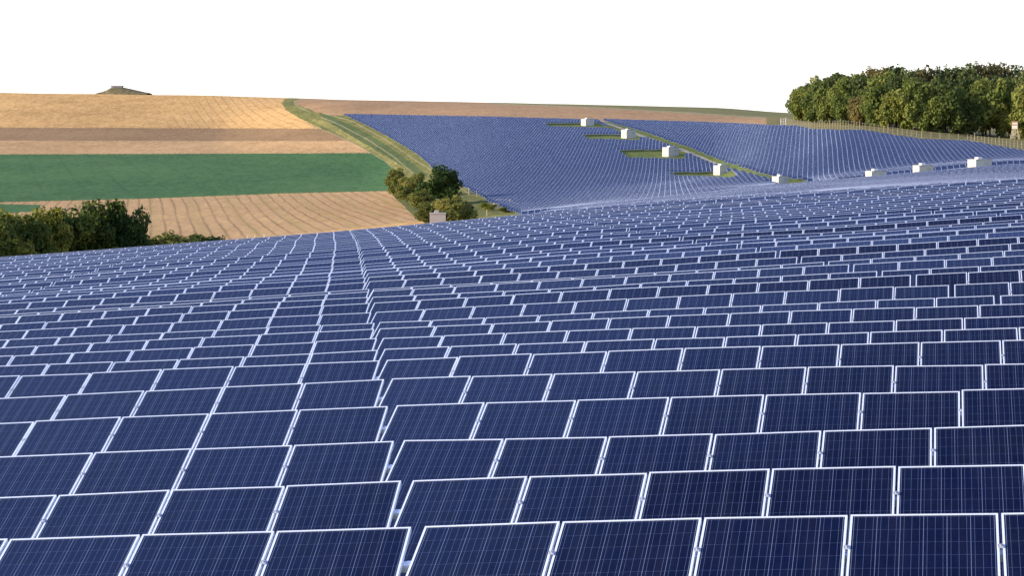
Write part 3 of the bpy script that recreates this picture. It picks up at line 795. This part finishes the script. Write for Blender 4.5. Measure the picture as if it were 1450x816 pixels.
def crown_mesh(name, seed, nl=26, per=105, card=.034, low=-.95, tall=1.0):
    """unit crown, radius about 1: leaf cards scattered over many clumps of different size"""
    g = np.random.default_rng(seed)
    d = g.normal(size=(nl, 3)); d /= np.linalg.norm(d, axis=1)[:, None]
    rad = g.uniform(.12, .80, nl)**.75
    cpos = d*rad[:, None]; cpos = np.sign(cpos)*np.abs(cpos)**.82; cpos[:,2] = np.clip(cpos[:,2], low, 1)
    crad = g.uniform(.24, .46, nl)*(1.15-.35*rad)
    P, N, S = [], [], []
    for i in range(nl):
        k = int(per*(crad[i]/.3)**2)+20
        q = g.normal(size=(k, 3)); q /= np.linalg.norm(q, axis=1)[:, None]
        rr_ = crad[i]*(g.uniform(.45, 1.0, k)**.5)*(1+.22*np.sin(q[:,0]*5+i)*np.cos(q[:,2]*4+i*2))
        P.append(cpos[i]+q*rr_[:, None]*np.array([1,1,.86])); N.append(q*.8+g.normal(size=(k,3))*.55+np.array([0,0,.25])); S.append(g.uniform(.55, 1.5, k))
    P = np.concatenate(P); N = np.concatenate(N); S = np.concatenate(S)*card
    N /= np.linalg.norm(N, axis=1)[:, None]
    t = np.cross(N, g.normal(size=N.shape)); t /= np.linalg.norm(t, axis=1)[:, None]
    b = np.cross(N, t)
    asp = g.uniform(.55, 1.0, len(P))
    V = np.stack([P-t*S[:,None], P-b*(S*asp)[:,None]+N*(S*.2)[:,None], P+t*S[:,None], P+b*(S*asp)[:,None]+N*(S*.2)[:,None]], 1).reshape(-1, 3)
    return np_mesh(name, V, np.arange(len(V)).reshape(-1, 4), [])
CROWNS = {}
def crown_for(kind, variant, card, nl, per):
    variant += 4 if kind in ('hedge', 'olive') else 0
    key = (kind, variant, card)
    if key not in CROWNS:
        me = crown_mesh('crown', len(kind)*131 + variant*977 + int(card*1e4)*7, nl, per, card)
        me.materials.append(LEAF[kind]); CROWNS[key] = me
    return CROWNS[key]
def trunk_bm(hh, r0, seed, skirt):
    g = random.Random(seed); m = MB()
    p = Vector((0, 0, -.2)); n = 4; d = Vector((g.uniform(-.05,.05), g.uniform(-.05,.05), 1))
    pts = [p]
    for i in range(n):
        p = p + d*((hh+.2)/n); p.x += g.uniform(-.04,.04)*hh*.3; pts.append(p.copy())
    for i in range(n): m.tube(pts[i], pts[i+1], r0*(1-.18*i), r0*(1-.18*(i+1)), 7)
    for i in range(7):
        a = g.uniform(0, 6.28); s = pts[g.choice([2,3,4])]
        e = s + Vector((math.cos(a), math.sin(a), g.uniform(.5, 1.1)))*hh*g.uniform(.3, .55)
        m.tube(s, e, r0*.35, r0*.12, 5)
    return m
def tree(name, x, Yd, ytop, wpx, kind, label, cat='tree', group=None, card=.05, nl=26, per=105, foot=.10, depth=1.0):
    """crown centre bearing x, distance Yd, picture height of the top, crown width in picture pixels; foot: bare share of the stem"""
    u = float(ray(x, 300)[0]); X, Y = u*Yd, Yd; Z = H1(X, Y)
    top = float(Yd*ray(x, ytop)[1]); hh = max(1.0, top-Z)
    w = wpx*Yd/F/2
    e = empty(name, (X, Y, Z))
    e.rotation_euler = (0, 0, rnd.uniform(0, 6.28))
    setp(e, label, cat, group)
    v = int(x*7+ytop*3) % 4
    c = link('crown', crown_for(kind, v, card, nl, per), e)
    zc = hh*(1+foot)/2; rz = hh*(1-foot)/2
    c.location = (0, 0, zc); c.scale = (w, w*depth, rz*1.02)
    trunk_bm(hh*max(.35, foot), max(.05, hh*.018), rnd.randint(0, 9999), foot).build('trunk', M_BARK, e)
    return e

WG = 'trees of the wood on the right'
front = [ # x, distance, top y, width px, kind, label
 (1137,520,124,30,'wood','light green tree at the very left tip of the wood'),
 (1155,512,131,30,'wood','yellow-green low tree, second in from the left tip of the wood'),
 (1176,505,122,34,'wood','broad mid-green tree near the left end of the wood edge'),
 (1199,500,134,32,'wood','short olive tree of the wood edge, left of the brown-leaved one'),
 (1219,497,128,34,'wood_rust','brownish-leaved tree in the left half of the wood edge'),
 (1243,492,118,36,'wood','tall yellow-green tree just right of the brownish one'),
 (1266,490,130,34,'wood','dense green tree on the wood edge, beside a dark hollow'),
 (1292,484,116,40,'wood','large round green tree left of the middle of the wood edge'),
 (1318,478,136,34,'wood','small light green tree at the middle of the wood edge'),
 (1340,474,122,40,'wood','bright green tree with spreading top, middle of the wood edge'),
 (1367,466,142,34,'wood','low bright green tree before the dark hollow in the wood'),
 (1400,455,115,52,'wood','largest bright yellow-green tree at the right of the wood edge'),
 (1427,447,140,30,'wood','olive green tree immediately left of the raised hunting hide'),
 (1455,445,118,40,'wood','green tree cut by the right picture edge, behind the hunting hide')]
FEET = ([1118,1150,1200,1270,1320,1370,1430,1500],[171.5,173,176,181.5,186.5,191,195.5,200])
def wood_y(x): return ground_at(x, float(np.interp(x, *FEET)), 400)[1]
for x, Yd, yt, w, kd, lb in front:
    Yd = wood_y(x); w *= 1.38
    tree('broadleaf_tree', x, Yd, yt, w, kd, lb, group=WG, card=.066, nl=52, per=95, foot=.0, depth=1.1)
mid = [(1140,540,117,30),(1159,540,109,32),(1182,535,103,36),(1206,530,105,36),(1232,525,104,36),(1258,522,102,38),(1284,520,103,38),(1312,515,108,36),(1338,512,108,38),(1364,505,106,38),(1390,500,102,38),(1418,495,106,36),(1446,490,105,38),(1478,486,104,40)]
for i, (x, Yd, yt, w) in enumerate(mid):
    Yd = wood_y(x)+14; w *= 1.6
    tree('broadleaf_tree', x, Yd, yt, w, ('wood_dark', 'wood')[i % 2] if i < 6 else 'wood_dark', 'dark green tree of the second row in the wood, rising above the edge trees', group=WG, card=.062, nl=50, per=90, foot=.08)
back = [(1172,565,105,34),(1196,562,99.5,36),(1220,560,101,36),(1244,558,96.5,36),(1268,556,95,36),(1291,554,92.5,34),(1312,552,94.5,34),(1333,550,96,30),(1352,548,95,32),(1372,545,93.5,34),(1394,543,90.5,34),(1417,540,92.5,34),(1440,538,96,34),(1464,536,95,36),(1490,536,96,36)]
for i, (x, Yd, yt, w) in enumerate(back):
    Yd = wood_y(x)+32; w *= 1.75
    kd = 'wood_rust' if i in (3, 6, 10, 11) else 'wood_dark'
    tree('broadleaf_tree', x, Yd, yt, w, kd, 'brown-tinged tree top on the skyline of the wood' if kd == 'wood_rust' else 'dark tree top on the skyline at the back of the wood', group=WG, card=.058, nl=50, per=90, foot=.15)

# the clump at the left edge
LG = 'dark trees at the left edge'
for x, Yd, yt, w, lb, kd in [
 (-75,205,292,95,'added unseen tree outside the left picture edge, shading the clump','hedge'), (-20,208,296,80,'dark tree cut by the left picture edge','hedge'),  # the first tree is out of view, added to shade the clump
 (24,212,302,62,'low dark green tree, first inside the left picture edge','hedge'), (62,214,292,46,'narrow dark tree with a lit yellowish tip, left clump','hedge'),
 (98,217,294,60,'dark bushy tree in the middle of the left clump','hedge'), (138,220,281.5,66,'tallest dark tree of the left clump, with golden lit top','hedge'),
 (173,221,286,50,'darkest round tree, right end of the left clump','deep')]:
    tree('dark_tree', x, Yd, yt, w*1.5, kd, lb, group=LG, card=.052, nl=34, per=130, foot=.03, depth=1.0)
for i, (x, Yd, yt, w) in enumerate([(-150,214,292,90),(-230,222,286,100)]):  # out-of-view trees added to cast shade on the left clump
    tree('dark_tree', x, Yd, yt, w, 'hedge', 'added unseen tree beyond the left picture edge, shading the left clump', group=LG, card=.052, nl=30, per=110, foot=.05)
SG = 'low bushes behind the near panels'
for x, Yd, yt, w, kd, lb in [
 (217,228,328,34,'olive','olive brown bush beside the darkest tree, left'), (240,232,323.5,34,'olive','light olive bush, tallest of the small bush row'),
 (262,234,326,26,'hedge','small green bush in the small bush row'), (277,236,331,26,'olive','low yellow-green bush next to the round dark one'),
 (290,238,327.5,24,'deep','small round dark bush, right end of the small bush row')]:
    tree('bush', x, Yd, yt, w*2.5, kd, lb, 'bush', SG, card=.075, nl=20, per=80, foot=0)
MG = 'trees and bushes beside the grey hut'
for x, fy_, yt, w, kd, lb in [
 (624,291,236.5,58,'deep','large round dark green tree above the grey hut'),
 (563,276,237,32,'olive','slim olive tree at the left end of the middle clump'),
 (583,283,244,38,'olive','brownish olive tree between the slim one and the round dark tree'),
 (598,300,268,40,'olive','olive bush in front of the brownish tree'),
 (577,289,262,36,'olive','low olive green bush at the corner of the stubble field'),
 (608,316,284,40,'olive','yellow-green bush left behind the grey hut'),
 (641,318,277,54,'olive','wide brown-olive bush right behind the grey hut'),
 (657,312,285,38,'hedge','dark low bush at the right of the middle clump'),
 (666,314,298,28,'olive','small yellowish bush at the right end of the middle clump'),
 (632,321,296,40,'olive','low bush directly behind the grey hut'),
 (692,299,287,26,'hedge','dark low shrub in the valley hollow beside the wire fence'),
 (716,301,293,24,'hedge','small dark shrub by the corner of the valley fence')]:
    Yd = ground_at(x, fy_, 200)[1]
    tree('round_tree' if 'tree' in lb.split(' ')[:5] else 'bush', x, Yd, yt, w, kd, lb, 'tree' if 'tree' in lb.split(' ')[:5] else 'bush', MG, card=.058, nl=36, per=110, foot=.0 if kd != 'deep' else .03)

# ------------------------------------------------------------------ fences, gate, hide, bunker
M_POST = mat_plain('pale_timber', (.52, .46, .36), .85, 0, .2, 3)
M_WIRE = mat_plain('fence_wire', (.38, .36, .33), .5, .5, .1, 3)
M_RED = mat_plain('brown_boards', (.26, .15, .08), .8, 0, .1, 3)
M_CONC = mat_plain('old_concrete', (.36, .33, .36), .9, 0, .2, 1)
M_MOUND = mat_field('bunker_turf', (.10,.10,.045), (.26,.20,.11), .8)

def fence(name, ptsXY, hgt, label, step, rp=.045, wires=4):
    e = empty(name, (ptsXY[0][0], ptsXY[0][1], H1(*ptsXY[0]))); setp(e, label, 'fence')
    P = [Vector((x, y, 0)) for x, y in ptsXY]
    posts = []
    for a, b in zip(P[:-1], P[1:]):
        n = max(1, int((b-a).length/step))
        for i in range(n): posts.append(a.lerp(b, i/n))
    posts.append(P[-1])
    L = e.location
    tops = []
    wm = MB()
    for i, p in enumerate(posts):
        z = H1(p.x, p.y); hh = hgt*(1.25 if i % 7 == 0 else 1.0)*rnd.uniform(.94, 1.05); r = rp*(1.35 if i % 7 == 0 else 1)
        m = MB(); m.tube((p.x-L.x, p.y-L.y, z-L.z-.3), (p.x-L.x+rnd.uniform(-.05,.05), p.y-L.y, z-L.z+hh), r, r*.9, 6)
        m.build('post', M_POST, e)
        tops.append(Vector((p.x-L.x, p.y-L.y, z-L.z)))
    for a, b in zip(tops[:-1], tops[1:]):
        for q in range(wires):
            dz = Vector((0, 0, hgt*(.15+.8*q/(wires-1))))
            wm.tube(a+dz, b+dz, .012, sides=4)
    wm.build('wire_mesh', M_WIRE, e)
    return e
fp = [(1114,178.5),(1150,184),(1225,187),(1305,199.5),(1370,203),(1452,215),(1500,222)]
fence('pasture_fence', [ground_at(x, y, 380)[:2] for x, y in fp], 2.1, 'long post and wire fence between the wood and the solar field', 2.0, .028)

def frame_gate(x, y):
    Yd = ground_at(x, y, 400)[1]
    X = float(ray(x, 170)[0])*Yd; Z = H1(X, Yd); k = Yd/F
    e = empty('field_gate', (X, Yd, Z)); setp(e, 'white framed gate standing at the left end of the wood fence', 'gate')
    w, hh = 6.5*k/2, 1.9
    for s in (-1, 1):
        m = MB(); m.box(s*w-.09, s*w+.09, -.09, .09, -.3, hh+.15); m.build('post', M_WHITE, e)
    m = MB()
    for z in (.3, 1.05, hh): m.box(-w+.092, w-.092, -.04, .04, z-.05, z+.05)
    m.box(-.05, .05, -.035, .035, .352, hh-.052)
    m.build('gate_leaf', M_WHITE, e)
frame_gate(1109, 177.5)

def hide(x, ybase, ytop):
    Yd = ground_at(x, ybase, 380)[1]
    X = float(ray(x, 190)[0])*Yd; Z = H1(X, Yd); k = Yd/F
    e = empty('hunting_hide', (X, Yd, Z), -.4); setp(e, 'raised hunting hide with white front on tall timber legs beside the wood', 'hunting hide')
    tot = float(Yd*ray(x, ytop)[1])-Z; cb = tot*.55; w = .75
    for sx in (-1, 1):
        for sy in (-1, 1):
            m = MB(); m.tube((sx*w*1.35, sy*w*1.35, -.2), (sx*w*.85, sy*w*.85, cb), .09, .07, 6); m.build('leg', M_POST, e)
    m = MB(); m.tube((-w*1.1, -w*1.1, cb*.25), (w*1.0, -w*1.0, cb*.75), .05, sides=5); m.tube((w*1.1, -w*1.1, cb*.25), (-w*1.0, -w*1.0, cb*.75), .05, sides=5); m.build('brace', M_POST, e)
    m = MB(); m.box(-w, w, -w, w, cb, cb+(tot-cb)*.86); cabin = m.build('cabin', M_RED, e)
    m = MB(); m.box(-w*.9, w*.9, -w-.04, -w-.004, cb+.1, cb+(tot-cb)*.48); m.box(-w*.9, w*.9, -w-.04, -w-.004, cb+(tot-cb)*.62, cb+(tot-cb)*.84); m.build('front_board', M_HUTDOOR, cabin)
    m = MB(); m.box(-w*1.15, w*1.15, -w*1.2, w*1.15, cb+(tot-cb)*.862, tot); m.build('roof', M_RED, e)
    m = MB()
    for s in (-.25, .25): m.tube((s, -w*2.1, 0), (s, -w-.06, cb), .04, sides=5)
    for q in range(6):
        t_ = (q+.5)/6; yy = -w*2.1+(w*1.1-.06)*t_
        m.tube((-.25, yy, cb*t_), (.25, yy, cb*t_), .03, sides=5)
    m.build('ladder', M_POST, e)
hide(1437.5, 197, 171.5)

def bunker():
    Yd = 1175.; k = Yd/F
    prof = [(139,0),(146,1.6),(152,3.4),(158,6.3),(164,7.0),(170,7.0),(176,6.3),(184,5.0),(194,3.2),(204,1.3),(212,0)]
    X = lambda x: float(ray(x, 130)[0])*Yd
    bz = float(Yd*ray(173, 132.6)[1])
    g = []
    nx = len(prof)
    for j in range(9):
        a = (j-4)/4; sc_ = math.cos(a*math.pi/2)**.8 if abs(a) < 1 else 0
        for (x, hpx) in prof:
            g.append((X(x), Yd+a*11, bz-.6+(hpx*k*1.22+1.0)*sc_))
    q = [(j*nx+i, j*nx+i+1, (j+1)*nx+i+1, (j+1)*nx+i) for j in range(8) for i in range(nx-1)]
    setp(link('bunker_mound_hill', np_mesh('mound', np.array(g), np.array(q), [M_MOUND], smooth=False)), kind='structure')
    e = empty('bunker', (X(166.5), Yd-1, bz+6.0*k*1.22)); setp(e, 'low concrete bunker block on the turf mound on the skyline', 'bunker')
    w = 16*k/2
    m = MB(); m.box(-w*.92, w*.92, -2, 2, -1.0, 1.1); m.build('wall', M_CONC, e)
    m = MB(); m.box(-w*1.03, w*1.03, -2.3, 2.3, 1.102, 1.6, .05); m.build('roof', M_CONC, e)
bunker()

# short stakes on the field edge and the little works on the valley floor
for x, y in ((350,335),(361,334),(374,332.5)):
    X, Y, Z = ground_at(x, y+7, 170)
    m = MB(); m.tube((X, Y, Z-.2), (X, Y, Z+.95), .05, .045, 6)
    setp(m.build('marker_stake', M_WHITE), {350:'leftmost white stake',361:'middle white stake',374:'rightmost white stake'}[x]+' of three on the stubble edge behind the panels', 'stake', 'white stakes on the stubble edge')
vp = [(664,276),(686,281),(692,287),(703,291),(716,291),(734,297)]
fence('valley_fence', [ground_at(x, y)[:2] for x, y in vp], 1.3, 'thin wire fence with pale posts zigzagging down the shady valley grass', 7.0, .05, 3)
def info_board(x, y):
    X, Y, Z = ground_at(x, y); k = Y/F
    e = empty('utility_cabinet', (X, Y, Z), .2); setp(e, 'small pale utility cabinet beside the valley fence', 'cabinet')
    m = MB(); m.box(-3.6*k, 3.6*k, -.3, .3, -.1, 6.5*k); b = m.build('body', M_SHADEGREY, e)
    m = MB(); m.box(-3.9*k, 3.9*k, -.35, .35, 6.52*k, 7.2*k); m.build('lid', M_HUT, e)
    m = MB(); m.box(-3.2*k, -.1*k, -.33, -.303, .3*k, 6*k); m.box(.1*k, 3.2*k, -.33, -.303, .3*k, 6*k); m.build('door', M_POST, e)
info_board(703, 295.5)
for x, y, hp in ((689.5,306,9),(734,300,8)):
    X, Y, Z = ground_at(x, y); k = Y/F
    m = MB(); m.tube((X, Y, Z-.2), (X, Y, Z+hp*k), .07, .06, 6)
    setp(m.build('tall_post', M_POST), ('pale post at the foot of the shady valley slope, left' if x < 700 else 'pale corner post where the valley fence meets the panels'), 'post')
